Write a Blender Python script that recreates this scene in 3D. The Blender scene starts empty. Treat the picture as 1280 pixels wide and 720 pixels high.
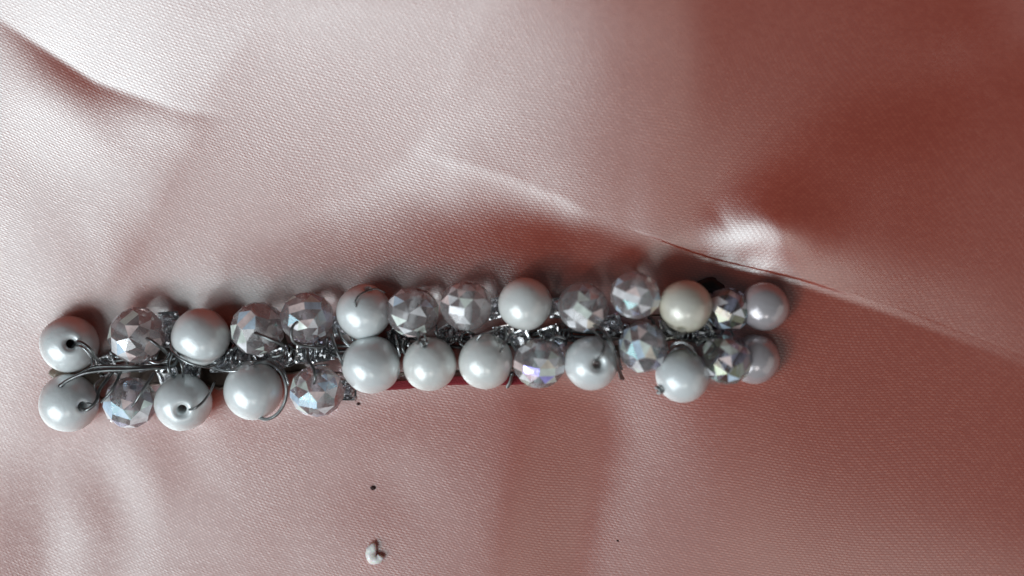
import bpy, bmesh, math, random
import numpy as np
from mathutils import Vector, Matrix, Quaternion, noise

# 1 unit = 1 cm.  The photographed patch of cloth is about 11 cm wide.
random.seed(7)
sc = bpy.context.scene
C = sc.collection
sc.unit_settings.system = 'METRIC'
sc.unit_settings.scale_length = 0.01

# ------------------------------------------------------------------ camera
CAM_D, FRAME_W = 13.0, 11.0
cam_data = bpy.data.cameras.new('camera')
cam = bpy.data.objects.new('camera', cam_data)
C.objects.link(cam)
cam.location = (0, 0, CAM_D)
cam_data.sensor_width = 36
cam_data.lens = 36 * CAM_D / FRAME_W
cam_data.clip_start = 0.1
cam_data.clip_end = 500
cam_data.dof.use_dof = True
cam_data.dof.focus_distance = CAM_D + 0.48
cam_data.dof.aperture_fstop = 0.065
sc.camera = cam

# ------------------------------------------------------------------ world: a dim grey room
w = bpy.data.worlds.new('World')
sc.world = w
w.use_nodes = True
bg = w.node_tree.nodes['Background']
bg.inputs['Color'].default_value = (0.93, 0.96, 1.0, 1)
bg.inputs['Strength'].default_value = 0.034

# ------------------------------------------------------------------ lamps: a window to the lower left, a smaller pane beside it
def area_light(name, direction, dist, size, size_y, power, color, target=(0, 0, 0)):
    d = Vector(direction).normalized()
    ld = bpy.data.lights.new(name, 'AREA')
    ld.shape = 'RECTANGLE'
    ld.size, ld.size_y = size, size_y
    ld.energy = power
    ld.color = color
    o = bpy.data.objects.new(name, ld)
    o.location = Vector(target) + d * dist
    o.rotation_euler = d.to_track_quat('Z', 'Y').to_euler()
    C.objects.link(o)
    return o

LDIR = Vector((-0.62, -0.53, 0.57)).normalized()
area_light('window_light', LDIR, 34, 31, 26, 8500, (0.90, 0.97, 1.0))
area_light('window_gap_light', LDIR, 33.5, 4, 5, 1900, (0.84, 0.95, 1.0))
area_light('side_window_light', (0.10, -0.62, 0.72), 36, 8, 10, 600, (1.0, 0.98, 0.94))
# added unseen lamp: broad warm fill from the right to lift the shadows
area_light('fill_light', (0.80, -0.38, 0.36), 40, 44, 26, 1500, (1.0, 0.90, 0.84))

sc.view_settings.view_transform = 'Standard'
sc.view_settings.look = 'None'
sc.view_settings.exposure = 0.0
sc.view_settings.gamma = 1.0
sc.cycles.use_denoising = True
sc.cycles.max_bounces = 12
sc.cycles.transmission_bounces = 10
sc.cycles.glossy_bounces = 6
sc.cycles.caustics_reflective = False

def pt(px, py, z=0.0):
    """place in the scene that the photograph shows at (px, py), at height z"""
    k = FRAME_W / 1280 * (CAM_D - z) / CAM_D
    return Vector(((px - 640) * k, (360 - py) * k, z))

# ------------------------------------------------------------------ materials
def new_mat(name):
    m = bpy.data.materials.new(name)
    m.use_nodes = True
    nt = m.node_tree
    nt.nodes.clear()
    out = nt.nodes.new('ShaderNodeOutputMaterial')
    return m, nt, out

class NB:
    def __init__(s, nt): s.nt = nt
    def n(s, t, **kw):
        o = s.nt.nodes.new(t)
        for k, v in kw.items(): setattr(o, k, v)
        return o
    def link(s, a, b): s.nt.links.new(a, b)
    def math(s, op, a, b=None, c=None):
        o = s.n('ShaderNodeMath', operation=op)
        for i, v in enumerate((a, b, c)):
            if v is None: continue
            if hasattr(v, 'links'): s.link(v, o.inputs[i])
            else: o.inputs[i].default_value = v
        return o.outputs[0]
    def noise(s, vec, scale, detail=2, rough=0.5, dist=0.0):
        o = s.n('ShaderNodeTexNoise')
        if vec is not None: s.link(vec, o.inputs['Vector'])
        o.inputs['Scale'].default_value = scale
        o.inputs['Detail'].default_value = detail
        o.inputs['Roughness'].default_value = rough
        o.inputs['Distortion'].default_value = dist
        return o
    def ramp(s, fac, stops):
        o = s.n('ShaderNodeValToRGB')
        cr = o.color_ramp
        while len(cr.elements) > 1: cr.elements.remove(cr.elements[-1])
        cr.elements[0].position, cr.elements[0].color = stops[0][0], (*stops[0][1], 1)
        for p, c in stops[1:]:
            e = cr.elements.new(p); e.color = (*c, 1)
        s.link(fac, o.inputs[0])
        return o.outputs[0]

def satin_material():
    m, nt, out = new_mat('satin')
    b = NB(nt)
    tc = b.n('ShaderNodeTexCoord')
    uv = tc.outputs['UV']
    # slow wander of the threads
    wob = b.noise(uv, 0.35, 2)
    sub = b.n('ShaderNodeVectorMath', operation='SUBTRACT'); b.link(wob.outputs['Color'], sub.inputs[0]); sub.inputs[1].default_value = (.5, .5, .5)
    scl = b.n('ShaderNodeVectorMath', operation='SCALE'); b.link(sub.outputs[0], scl.inputs[0]); scl.inputs['Scale'].default_value = 0.5
    add = b.n('ShaderNodeVectorMath', operation='ADD'); b.link(uv, add.inputs[0]); b.link(scl.outputs[0], add.inputs[1])
    sep = b.n('ShaderNodeSeparateXYZ'); b.link(add.outputs[0], sep.inputs[0])
    X = sep.outputs['X']
    # the threads swing round from left to right
    Y = b.math('ADD', sep.outputs['Y'], b.math('MULTIPLY', X, b.math('SUBTRACT', 0.22, b.math('MULTIPLY', X, 0.02))))
    row = b.math('DIVIDE', Y, 0.0285)
    irow = b.math('FLOOR', row)
    fy = b.math('FRACT', row)
    col = b.math('ADD', b.math('DIVIDE', X, 0.056), b.math('MULTIPLY', irow, -0.6))
    fx = b.math('FRACT', col)
    icol = b.math('FLOOR', col)
    hy = b.math('SINE', b.math('MULTIPLY', fy, math.pi))
    hx = b.math('POWER', b.math('MAXIMUM', b.math('SINE', b.math('MULTIPLY', fx, math.pi)), 0.0001), 0.6)
    h = b.math('MULTIPLY', hy, hx)
    # each float of thread a little different
    cmb = b.n('ShaderNodeCombineXYZ'); b.link(icol, cmb.inputs[0]); b.link(irow, cmb.inputs[1])
    wn = b.n('ShaderNodeTexWhiteNoise', noise_dimensions='2D'); b.link(cmb.outputs[0], wn.inputs['Vector'])
    hv = b.math('MULTIPLY', h, b.math('ADD', b.math('MULTIPLY', wn.outputs['Value'], 0.6), 0.55))
    soft = b.noise(uv, 2.2, 3, 0.6)
    hh = b.math('ADD', hv, b.math('MULTIPLY', soft.outputs['Fac'], 1.1))
    bump = b.n('ShaderNodeBump'); bump.inputs['Strength'].default_value = 1.0
    bump.inputs['Distance'].default_value = 0.0008
    b.link(hh, bump.inputs['Height'])
    colr = b.ramp(hv, [(0.0, (0.48, 0.072, 0.042)), (0.5, (0.57, 0.098, 0.055)), (1.0, (0.65, 0.136, 0.078))])
    dif = b.n('ShaderNodeBsdfDiffuse'); b.link(colr, dif.inputs['Color']); dif.inputs['Roughness'].default_value = 0.3
    b.link(bump.outputs[0], dif.inputs['Normal'])
    gl = b.n('ShaderNodeBsdfAnisotropic')
    gl.distribution = 'BECKMANN'
    b.link(b.ramp(hv, [(0.0, (0.70, 0.785, 0.78)), (0.6, (0.785, 0.885, 0.885))]), gl.inputs['Color'])
    gl.inputs['Roughness'].default_value = 0.38
    gl.inputs['Anisotropy'].default_value = 0.25
    b.link(bump.outputs[0], gl.inputs['Normal'])
    tan = b.n('ShaderNodeTangent'); tan.direction_type = 'UV_MAP'; b.link(tan.outputs[0], gl.inputs['Tangent'])
    mix = b.n('ShaderNodeMixShader'); mix.inputs[0].default_value = 0.37
    b.link(dif.outputs[0], mix.inputs[1]); b.link(gl.outputs[0], mix.inputs[2])
    b.link(mix.outputs[0], out.inputs[0])
    return m

def principled(name, base, rough=0.4, metal=0.0, coat=0.0, coat_rough=0.1, bump=None, var=None, spec=0.5, **kw):
    m, nt, out = new_mat(name)
    b = NB(nt)
    p = b.n('ShaderNodeBsdfPrincipled')
    b.link(p.outputs[0], out.inputs[0])
    p.inputs['Base Color'].default_value = (*base, 1)
    p.inputs['Roughness'].default_value = rough
    p.inputs['Metallic'].default_value = metal
    p.inputs['Coat Weight'].default_value = coat
    p.inputs['Coat Roughness'].default_value = coat_rough
    p.inputs['Specular IOR Level'].default_value = spec
    for k, v in kw.items(): p.inputs[k].default_value = v
    tc = b.n('ShaderNodeTexCoord')
    if var:
        scale, other = var
        nz = b.noise(tc.outputs['Object'], scale, 4, 0.6)
        b.link(b.ramp(nz.outputs['Fac'], [(0.35, base), (0.68, other)]), p.inputs['Base Color'])
    if bump:
        scale, dist = bump
        nz = b.noise(tc.outputs['Object'], scale, 3, 0.55)
        bp = b.n('ShaderNodeBump'); bp.inputs['Distance'].default_value = dist
        b.link(nz.outputs['Fac'], bp.inputs['Height']); b.link(bp.outputs[0], p.inputs['Normal'])
    return m

SATIN = satin_material()

# ------------------------------------------------------------------ the satin cloth, laid in soft folds
# Brightness wanted at each spot; the cloth is shaped into folds that give it.
# The valley where the near fold meets the flat part of the cloth:
VALLEY = [(-300, -180), (-100, -50), (0, 28), (60, 68), (110, 100), (210, 132), (350, 150), (500, 178), (620, 212),
          (700, 244), (790, 285), (868, 314), (1000, 348), (1130, 392), (1280, 452), (1500, 540), (1800, 660)]
LOWER = [(330,165,196),(400,178,196),(470,192,192),(540,212,184),(600,225,175),(650,242,168),(-30,120,190),(0,60,175),(25,62,138),(60,88,120),(100,116,132),(140,138,162),(200,160,185),(60,120,180),(110,160,188),(0,110,190),(0,200,192),(0,300,195),(0,400,199),(0,480,197),(0,560,188),
 (0,625,158),(10,680,150),(35,720,158),(60,690,178),(95,720,180),(100,240,184),(100,290,181),(75,330,165),(110,345,175),(60,380,190),(200,200,186),(200,260,186),
 (160,310,177),(250,315,170),(300,190,196),(300,240,186),(320,290,165),(400,205,194),(400,250,180),(390,285,150),(420,310,128),(450,225,188),(470,262,160),(500,220,186),(510,265,140),(520,240,172),
 (500,310,108),(560,238,180),(570,262,140),(560,290,95),(610,240,170),(620,262,120),(620,285,75),(620,320,72),(660,250,160),(670,268,120),(680,290,58),(680,320,50),
 (720,272,150),(740,290,75),(740,310,42),(780,296,110),(780,312,48),(810,325,38),(832,326,85),(845,338,50),(870,332,22),
 (900,345,22),(950,355,26),(1000,366,34),(1010,395,46),(1050,385,38),(1070,415,52),(1120,412,50),(1130,445,56),(1200,440,60),
 (1260,470,55),(1330,500,45),(1000,450,58),(980,500,66),(1060,480,48),(1150,510,40),(1230,525,36),(1300,540,36),(1300,620,52),(1200,600,52),
 (1100,580,60),(1030,590,72),(960,560,80),(890,540,92),(850,520,112),(800,500,128),(770,520,120),(790,560,122),(745,520,84),(770,600,120),(730,600,80),(752,650,118),(712,660,78),(735,710,116),(695,715,84),
 (690,540,84),(640,540,95),(640,600,96),(640,660,100),(620,715,112),(600,520,105),(570,580,122),(500,530,120),(500,590,140),
 (560,650,130),(550,715,130),(470,640,130),(470,700,140),(400,560,142),(400,640,146),(400,710,153),(300,570,156),(300,640,160),(300,715,158),
 (200,560,172),(200,640,170),(200,715,173),(100,560,178),(100,630,176),(820,640,116),(810,710,116),(880,640,108),(900,710,110),
 (1000,680,96),(1100,680,90),(1200,690,88),(1300,700,82),(150,370,169),(250,372,160),(330,350,132),(400,340,108),(460,335,92),(560,335,80),
 (200,460,160),(400,440,125),(600,430,92),(780,420,72),(900,430,60)]
UPPER = [(-20,-10,205),(100,30,204),(200,80,204),(210,120,206),(320,60,207),(330,135,204),(420,10,198),(420,100,208),(440,155,204),(510,40,196),(500,120,204),
 (530,165,196),(600,20,184),(590,90,186),(610,150,178),(600,190,165),(655,50,170),(650,130,166),(680,190,158),(670,225,165),(710,10,142),(720,90,145),(720,160,142),(740,220,128),(760,245,130),
 (770,20,112),(775,100,115),(780,180,118),(810,240,110),(820,285,118),(800,60,110),(800,140,112),(835,30,94),(835,110,97),(845,190,94),(872,70,78),(876,150,79),(855,260,85),(868,295,85),(890,50,62),(900,140,62),(910,220,66),
 (960,100,58),(1000,30,56),(1000,170,58),(980,225,70),(960,258,92),(1020,238,90),(1080,212,76),(1060,195,62),(1090,150,54),(1080,60,52),(1140,115,66),(1150,60,54),(1195,78,92),(1240,45,92),(1280,15,92),
 (1200,40,52),(1260,75,60),(1250,110,38),(1300,140,36),(1190,160,42),(1120,250,54),(1180,240,42),(1280,240,44),(1040,275,60),(1010,300,70),(1060,335,92),(1110,310,66),(1110,350,84),(1180,320,60),(1200,370,84),(1290,330,62),(1260,400,78),(1340,440,75),
 (1020,320,84),(1000,335,105),(985,270,78),(900,268,78),(930,262,76),(878,312,190),(900,308,225),(895,295,150),(925,300,225),(940,285,215),(955,310,215),(968,295,225),(975,278,120),(925,322,170),(960,330,120),(995,300,84)]

def spot_field(pts, PX, PY, reg=0.6):
    """thin-plate surface through the noted spots"""
    P = np.array([(p[0] / 100.0, p[1] / 100.0) for p in pts]); v = np.array([p[2] for p in pts], float)
    n = len(P)
    def K(d2): return 0.5 * d2 * np.log(d2 + 1e-9)
    d2 = ((P[:, None, :] - P[None]) ** 2).sum(-1)
    A = np.zeros((n + 3, n + 3)); A[:n, :n] = K(d2) + np.eye(n) * reg * 0.02
    A[:n, n] = 1; A[:n, n + 1:] = P; A[n, :n] = 1; A[n + 1:, :n] = P.T
    wgt = np.linalg.solve(A, np.concatenate([v, np.zeros(3)]))
    out = wgt[n] + wgt[n + 1] * PX / 100 + wgt[n + 2] * PY / 100
    for i in range(n):
        out = out + wgt[i] * K((PX / 100 - P[i, 0]) ** 2 + (PY / 100 - P[i, 1]) ** 2)
    return np.clip(out, 18, 228)

GX0, GX1, GY0, GY1, GS = -9.0, 9.0, -6.5, 6.5, 0.05
gx = np.arange(GX0, GX1 + GS / 2, GS); gy = np.arange(GY0, GY1 + GS / 2, GS)
XX, YY = np.meshgrid(gx, gy)
PX = XX / (FRAME_W / 1280) + 640; PY = 360 - YY / (FRAME_W / 1280)
vx = np.array([p[0] for p in VALLEY]); vy = np.array([p[1] for p in VALLEY])
vline = np.interp(PX, vx, vy)
PXc = np.clip(PX, -40, 1320); PYc = np.clip(PY, -40, 760)
tone = np.where(PY < vline, spot_field(UPPER, PXc, PYc), np.minimum(spot_field(LOWER, PXc, PYc), 198))
# brightness corrections that reshape the folds, on a grid over the framed patch
FIXG = np.array([[int(v) for v in r.split()] for r in '''-48 -48 -48 -48 -48 -48 -48 -48 -48 -48 -48 -48 -48 -41 -32 -24 -16 -9 -4 -1 2 4 6 6 7 10 11 13 14 17 22 26 29 29 28 25 22 17 10 2 -7 -15 -23 -30 -35 -38 -41 -39 -38 -36 -35 -34 -32 -31 -29 -28 -26 -25 -24 -22 3 32 50 54 55
-48 -48 -48 -48 -48 -48 -48 -48 -48 -48 -48 -48 -46 -37 -28 -19 -10 -3 2 5 8 10 11 11 11 12 13 14 16 19 22 25 26 25 23 20 17 14 9 3 -6 -13 -23 -31 -37 -41 -41 -40 -38 -37 -36 -34 -33 -32 -30 -29 -27 -26 -24 -12 12 39 51 54 54
-48 -48 -48 -48 -48 -48 -48 -48 -48 -48 -48 -48 -42 -31 -21 -11 -1 6 12 16 20 22 22 21 19 18 18 17 18 20 21 21 20 17 15 12 11 10 8 3 -4 -12 -22 -31 -39 -43 -43 -41 -39 -38 -37 -35 -34 -32 -31 -29 -28 -25 -12 5 26 46 50 51 50
-48 -48 -48 -48 -48 -48 -48 -48 -48 -48 -48 -48 -36 -24 -12 0 11 19 26 31 35 37 37 35 31 28 24 21 20 19 18 16 12 9 6 4 4 5 5 2 -4 -12 -22 -32 -40 -46 -44 -42 -41 -39 -37 -36 -34 -32 -29 -26 -20 -9 7 25 40 47 47 42 35
-48 -48 -48 -48 -48 -48 -48 -48 -48 -48 -48 -42 -29 -15 -1 13 25 34 40 46 50 52 51 48 44 38 32 25 20 17 13 9 4 0 -2 -2 -1 1 1 -1 -6 -13 -23 -33 -41 -47 -46 -44 -42 -40 -38 -36 -32 -28 -23 -16 -7 6 23 38 45 41 30 16 7
-48 -48 -48 -48 -48 -48 -48 -48 -48 -48 -48 -36 -21 -5 11 26 38 47 54 59 60 60 60 59 53 45 36 26 18 12 6 0 -5 -8 -9 -8 -5 -2 -2 -4 -8 -15 -25 -35 -44 -48 -48 -46 -43 -41 -38 -35 -29 -22 -15 -7 3 15 29 38 37 25 6 -11 -20
-48 -48 -48 -48 -48 -48 -48 -48 -48 -48 -39 -26 -11 6 22 37 49 58 60 60 60 60 60 60 57 46 34 22 12 4 -4 -10 -14 -16 -15 -12 -7 -4 -3 -6 -9 -16 -26 -37 -47 -48 -48 -47 -44 -41 -37 -31 -22 -15 -7 1 10 18 24 25 17 1 -18 -22 -23
-48 -48 -48 -48 -48 -48 -40 -33 -30 -26 -18 -8 6 22 37 49 58 60 60 60 60 60 60 60 55 42 27 13 2 -7 -14 -19 -21 -20 -16 -12 -8 -5 -4 -7 -10 -18 -28 -39 -48 -48 -48 -48 -45 -40 -33 -21 -12 -5 2 7 12 14 13 6 -6 -21 -23 -23 -23
-48 -48 -48 -48 -48 -48 -47 -35 -25 -16 -4 9 25 42 56 60 60 60 60 60 60 60 60 60 47 31 14 0 -11 -18 -23 -26 -24 -20 -15 -10 -7 -5 -6 -9 -11 -20 -31 -42 -48 -48 -48 -48 -44 -35 -19 -6 3 8 11 13 12 8 0 -12 -22 -23 -24 -25 -25
-48 -48 -48 -48 -48 -48 -48 -42 -30 -16 0 18 38 57 60 60 60 60 60 60 60 60 60 49 33 15 -2 -15 -22 -24 -25 -24 -21 -16 -12 -8 -6 -7 -9 -14 -14 -23 -34 -47 -48 -48 -48 -48 -41 -18 3 17 23 24 23 18 11 1 -12 -22 -24 -25 -26 -26 -26
-48 -48 -48 -48 -48 -48 -48 -41 -28 -12 8 30 51 60 60 60 60 60 60 60 60 60 48 34 17 -1 -17 -27 -28 -26 -21 -17 -13 -10 -8 -7 -7 -9 -12 -17 -17 -27 -39 -48 -48 -48 -48 -44 -22 6 29 43 46 41 33 22 9 -5 -20 -24 -26 -27 -28 -28 -28
-48 -48 -48 -48 -48 -48 -47 -35 -19 0 22 45 60 60 60 60 60 60 60 60 60 46 31 16 0 -15 -26 -31 -29 -25 -19 -15 -12 -11 -10 -9 -8 -9 -12 -20 -19 -30 -45 -48 -48 -48 -48 -26 9 36 49 51 50 47 36 20 4 -12 -25 -27 -28 -29 -30 -30 -30
-48 -48 -48 -48 -48 -48 -40 -25 -6 15 38 58 60 60 60 60 60 60 60 55 42 27 12 -2 -15 -24 -29 -29 -27 -24 -22 -21 -22 -23 -21 -17 -11 -9 -13 -22 -22 -34 -48 -48 -48 -48 -41 7 47 54 54 52 49 43 28 12 -4 -18 -28 -29 -30 -31 -31 -32 -32
-48 -48 -48 -48 -48 -47 -33 -14 9 31 51 60 60 60 60 60 60 56 47 37 24 10 -4 -15 -24 -29 -29 -26 -25 -25 -26 -29 -32 -35 -36 -30 -22 -18 -21 -30 -26 -38 -48 -48 -48 -48 -20 31 54 60 55 47 35 24 12 0 -12 -22 -30 -31 -32 -33 -33 -34 -34
-48 -48 -48 -48 -48 -39 -24 -2 24 47 60 60 60 60 56 53 48 40 30 19 8 -3 -14 -24 -29 -29 -27 -25 -26 -28 -29 -31 -33 -37 -41 -41 -38 -38 -40 -44 -31 -41 -47 -48 -47 -32 -1 41 56 59 50 23 5 -1 -6 -12 -19 -25 -32 -33 -34 -35 -35 -35 -36
-48 -48 -48 -48 -43 -28 -11 12 39 60 60 60 55 48 44 39 33 25 15 5 -4 -13 -22 -29 -31 -29 -27 -27 -29 -30 -28 -26 -25 -28 -35 -44 -48 -48 -48 -48 -35 -38 -38 -32 -19 -4 15 43 52 52 29 -10 -25 -25 -23 -23 -26 -29 -32 -35 -36 -36 -36 -36 -36
-48 -48 -48 -48 -33 -11 9 31 55 60 60 60 47 38 34 27 19 12 4 -3 -10 -17 -24 -27 -25 -23 -23 -25 -26 -24 -18 -14 -11 -11 -21 -42 -45 -46 -48 -48 -34 -29 -20 -10 4 15 24 36 44 30 -10 -44 -48 -46 -38 -35 -33 -33 -33 -32 -31 -30 -30 -30 -30
-48 -48 -48 -45 -19 11 35 54 60 60 60 60 45 34 31 23 12 6 2 -3 -6 -11 -16 -12 -6 -6 -11 -15 -16 -11 -2 2 5 8 -3 -32 -41 -43 -44 -45 -26 -15 -3 4 10 14 14 13 11 -10 -45 -48 -48 -48 -48 -46 -41 -37 -33 -30 -27 -26 -26 -27 -28
-48 -48 -48 -36 -3 33 60 60 60 60 60 60 53 40 38 27 13 7 7 6 6 3 0 8 16 13 5 0 -2 2 9 10 10 12 7 -9 -27 -37 -38 -31 -9 -3 2 3 3 3 2 1 -4 -31 -48 -48 -48 -48 -48 -48 -48 -40 -34 -28 -25 -24 -25 -27 -28
-48 -48 -48 -29 5 42 60 60 60 60 60 60 41 29 27 19 9 6 7 7 8 7 6 9 13 10 6 3 2 3 5 5 4 5 3 -1 -6 -9 -9 -7 -2 0 1 1 0 0 0 -1 -7 -34 -46 -48 -48 -48 -48 -48 -48 -45 -35 -28 -24 -24 -26 -28 -29
-48 -48 -41 -25 -4 14 24 29 34 41 39 26 15 10 9 7 3 2 3 3 3 3 3 3 4 3 2 1 1 1 1 1 1 1 1 0 -1 -1 -1 -1 0 0 0 0 0 0 0 -1 -6 -26 -38 -40 -42 -44 -46 -47 -46 -45 -38 -31 -27 -26 -27 -28 -29
-48 -41 -33 -18 -7 0 3 5 6 7 7 5 3 2 2 1 1 0 1 1 1 1 1 1 1 0 0 0 0 0 0 0 0 0 0 0 0 0 0 0 0 0 0 0 0 0 0 -1 -5 -20 -36 -37 -38 -39 -40 -41 -41 -41 -40 -34 -31 -29 -29 -29 -29
-44 -35 -24 -13 -6 -2 0 0 0 0 1 0 0 0 0 0 0 0 0 0 0 0 0 0 0 0 0 0 0 0 0 0 0 0 0 0 0 0 0 0 0 0 0 0 0 0 0 -1 -5 -19 -37 -37 -37 -37 -37 -37 -37 -37 -38 -38 -36 -34 -33 -32 -31
-42 -31 -20 -10 -5 -1 0 0 0 0 0 0 0 0 0 0 0 0 0 0 0 -1 -1 -1 -1 -1 -1 -1 -1 -1 -1 -1 -1 -1 -1 -2 -2 -2 -1 -1 0 0 0 0 0 -1 -2 -3 -8 -22 -40 -39 -38 -38 -37 -37 -36 -36 -36 -36 -37 -37 -38 -38 -37
-40 -29 -18 -10 -5 -2 -1 -1 -1 -1 -1 -1 -2 -2 -2 -2 -2 -2 -3 -3 -3 -3 -4 -4 -4 -4 -4 -4 -3 -3 -3 -3 -3 -4 -7 -10 -12 -10 -7 -4 -2 -1 0 0 -1 -3 -6 -10 -16 -31 -42 -41 -40 -39 -38 -37 -37 -36 -36 -36 -36 -36 -36 -36 -35
-38 -28 -19 -12 -8 -5 -4 -5 -5 -5 -5 -6 -7 -8 -8 -9 -9 -10 -11 -12 -12 -13 -14 -15 -15 -14 -13 -12 -10 -9 -8 -6 -7 -12 -22 -34 -38 -32 -20 -12 -5 -2 0 0 -2 -7 -15 -23 -32 -39 -44 -43 -42 -41 -40 -39 -38 -37 -37 -36 -36 -36 -35 -35 -34
-34 -26 -21 -16 -12 -9 -10 -13 -14 -14 -12 -13 -17 -21 -23 -24 -24 -26 -28 -30 -32 -33 -35 -35 -35 -32 -28 -24 -20 -17 -14 -11 -12 -25 -47 -48 -48 -48 -35 -20 -8 -5 -2 -2 -4 -10 -18 -26 -32 -38 -45 -45 -44 -43 -42 -41 -40 -39 -38 -37 -37 -36 -35 -35 -34
-29 -22 -16 -17 -12 -10 -13 -22 -28 -27 -23 -23 -30 -39 -44 -46 -46 -47 -48 -48 -48 -48 -48 -47 -43 -38 -32 -26 -21 -17 -13 -11 -14 -29 -48 -48 -48 -48 -35 -22 -10 -7 -5 -4 -7 -12 -20 -27 -32 -38 -44 -47 -46 -45 -44 -43 -42 -41 -40 -39 -38 -37 -36 -36 -35
-23 -18 -14 -12 -9 -6 -12 -26 -36 -36 -29 -27 -33 -42 -47 -48 -48 -48 -48 -48 -48 -48 -46 -42 -38 -33 -28 -23 -18 -15 -12 -11 -18 -37 -48 -48 -48 -48 -36 -23 -11 -9 -7 -7 -9 -14 -20 -27 -33 -38 -43 -48 -48 -48 -47 -46 -45 -43 -42 -41 -40 -39 -38 -37 -36
-19 -14 -12 -13 -12 -7 -10 -23 -37 -41 -36 -31 -35 -43 -48 -48 -48 -48 -48 -48 -47 -44 -40 -35 -30 -27 -24 -21 -18 -15 -13 -13 -23 -47 -48 -48 -48 -48 -36 -23 -11 -9 -8 -8 -10 -15 -21 -28 -34 -39 -44 -48 -48 -48 -48 -48 -47 -46 -45 -43 -42 -41 -40 -38 -38
-17 -12 -13 -17 -17 -11 -7 -18 -35 -46 -44 -38 -38 -44 -48 -48 -48 -48 -48 -45 -42 -38 -33 -27 -23 -22 -21 -21 -19 -17 -15 -17 -30 -48 -48 -48 -48 -48 -34 -20 -10 -9 -9 -10 -11 -16 -22 -29 -35 -40 -45 -48 -48 -48 -48 -48 -48 -48 -47 -46 -44 -43 -42 -40 -40
-16 -10 -12 -22 -26 -18 -8 -13 -32 -48 -48 -47 -43 -45 -48 -48 -48 -48 -46 -42 -38 -34 -29 -24 -21 -20 -21 -21 -21 -20 -18 -21 -37 -48 -48 -48 -48 -48 -29 -16 -8 -9 -10 -11 -13 -17 -23 -30 -37 -42 -46 -48 -48 -48 -48 -48 -48 -48 -48 -48 -46 -45 -44 -43 -42
-15 -7 -10 -24 -36 -30 -16 -14 -30 -48 -48 -48 -48 -46 -48 -48 -48 -47 -44 -40 -37 -33 -29 -25 -23 -21 -21 -22 -23 -22 -21 -24 -43 -48 -48 -48 -48 -48 -23 -12 -7 -9 -11 -12 -14 -18 -25 -32 -39 -44 -47 -48 -48 -48 -48 -48 -48 -48 -48 -48 -47 -46 -45 -44 -43
-14 -4 -5 -23 -41 -42 -28 -20 -31 -48 -48 -48 -48 -48 -47 -48 -47 -45 -42 -39 -36 -33 -31 -28 -25 -23 -22 -23 -24 -24 -23 -28 -48 -48 -48 -48 -48 -40 -18 -10 -7 -10 -12 -14 -16 -20 -27 -34 -40 -45 -48 -48 -48 -48 -48 -48 -48 -47 -45 -43 -42 -40 -39 -37 -36
-15 -1 1 -18 -41 -48 -38 -29 -36 -48 -48 -48 -48 -48 -46 -46 -44 -42 -39 -37 -35 -33 -31 -29 -26 -25 -24 -24 -25 -24 -24 -31 -48 -48 -48 -48 -48 -32 -14 -9 -7 -11 -13 -15 -18 -22 -28 -34 -40 -44 -47 -48 -48 -48 -48 -46 -45 -44 -42 -39 -38 -36 -34 -33 -32
-14 1 4 -14 -38 -48 -43 -36 -40 -48 -48 -48 -48 -45 -43 -43 -41 -38 -35 -34 -33 -32 -30 -28 -26 -24 -24 -24 -24 -24 -25 -32 -48 -48 -48 -48 -48 -24 -11 -10 -9 -12 -14 -16 -19 -23 -28 -33 -38 -42 -45 -46 -47 -46 -45 -43 -41 -40 -38 -36 -34 -32 -31 -30 -30
-11 3 5 -12 -36 -47 -44 -38 -42 -48 -48 -48 -46 -41 -40 -39 -37 -34 -31 -31 -31 -30 -28 -26 -25 -23 -23 -24 -24 -23 -25 -33 -48 -48 -48 -48 -46 -20 -10 -11 -9 -12 -15 -16 -19 -22 -27 -32 -36 -40 -43 -44 -44 -43 -41 -39 -38 -36 -34 -32 -31 -30 -29 -28 -28'''.split('\n')], float)
def bil(G, u, v):
    u = np.clip(u, 0, 1) * (G.shape[1] - 1); v = np.clip(v, 0, 1) * (G.shape[0] - 1)
    i = np.minimum(u.astype(int), G.shape[1] - 2); j = np.minimum(v.astype(int), G.shape[0] - 2)
    fu, fv = u - i, v - j
    return (G[j, i] * (1 - fu) + G[j, i + 1] * fu) * (1 - fv) + (G[j + 1, i] * (1 - fu) + G[j + 1, i + 1] * fu) * fv
tone = tone + bil(FIXG, PX / 1280, PY / 720) * (1 - np.exp(-(((PX - 925) / 55) ** 2 + ((PY - 302) / 30) ** 2)))

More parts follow.
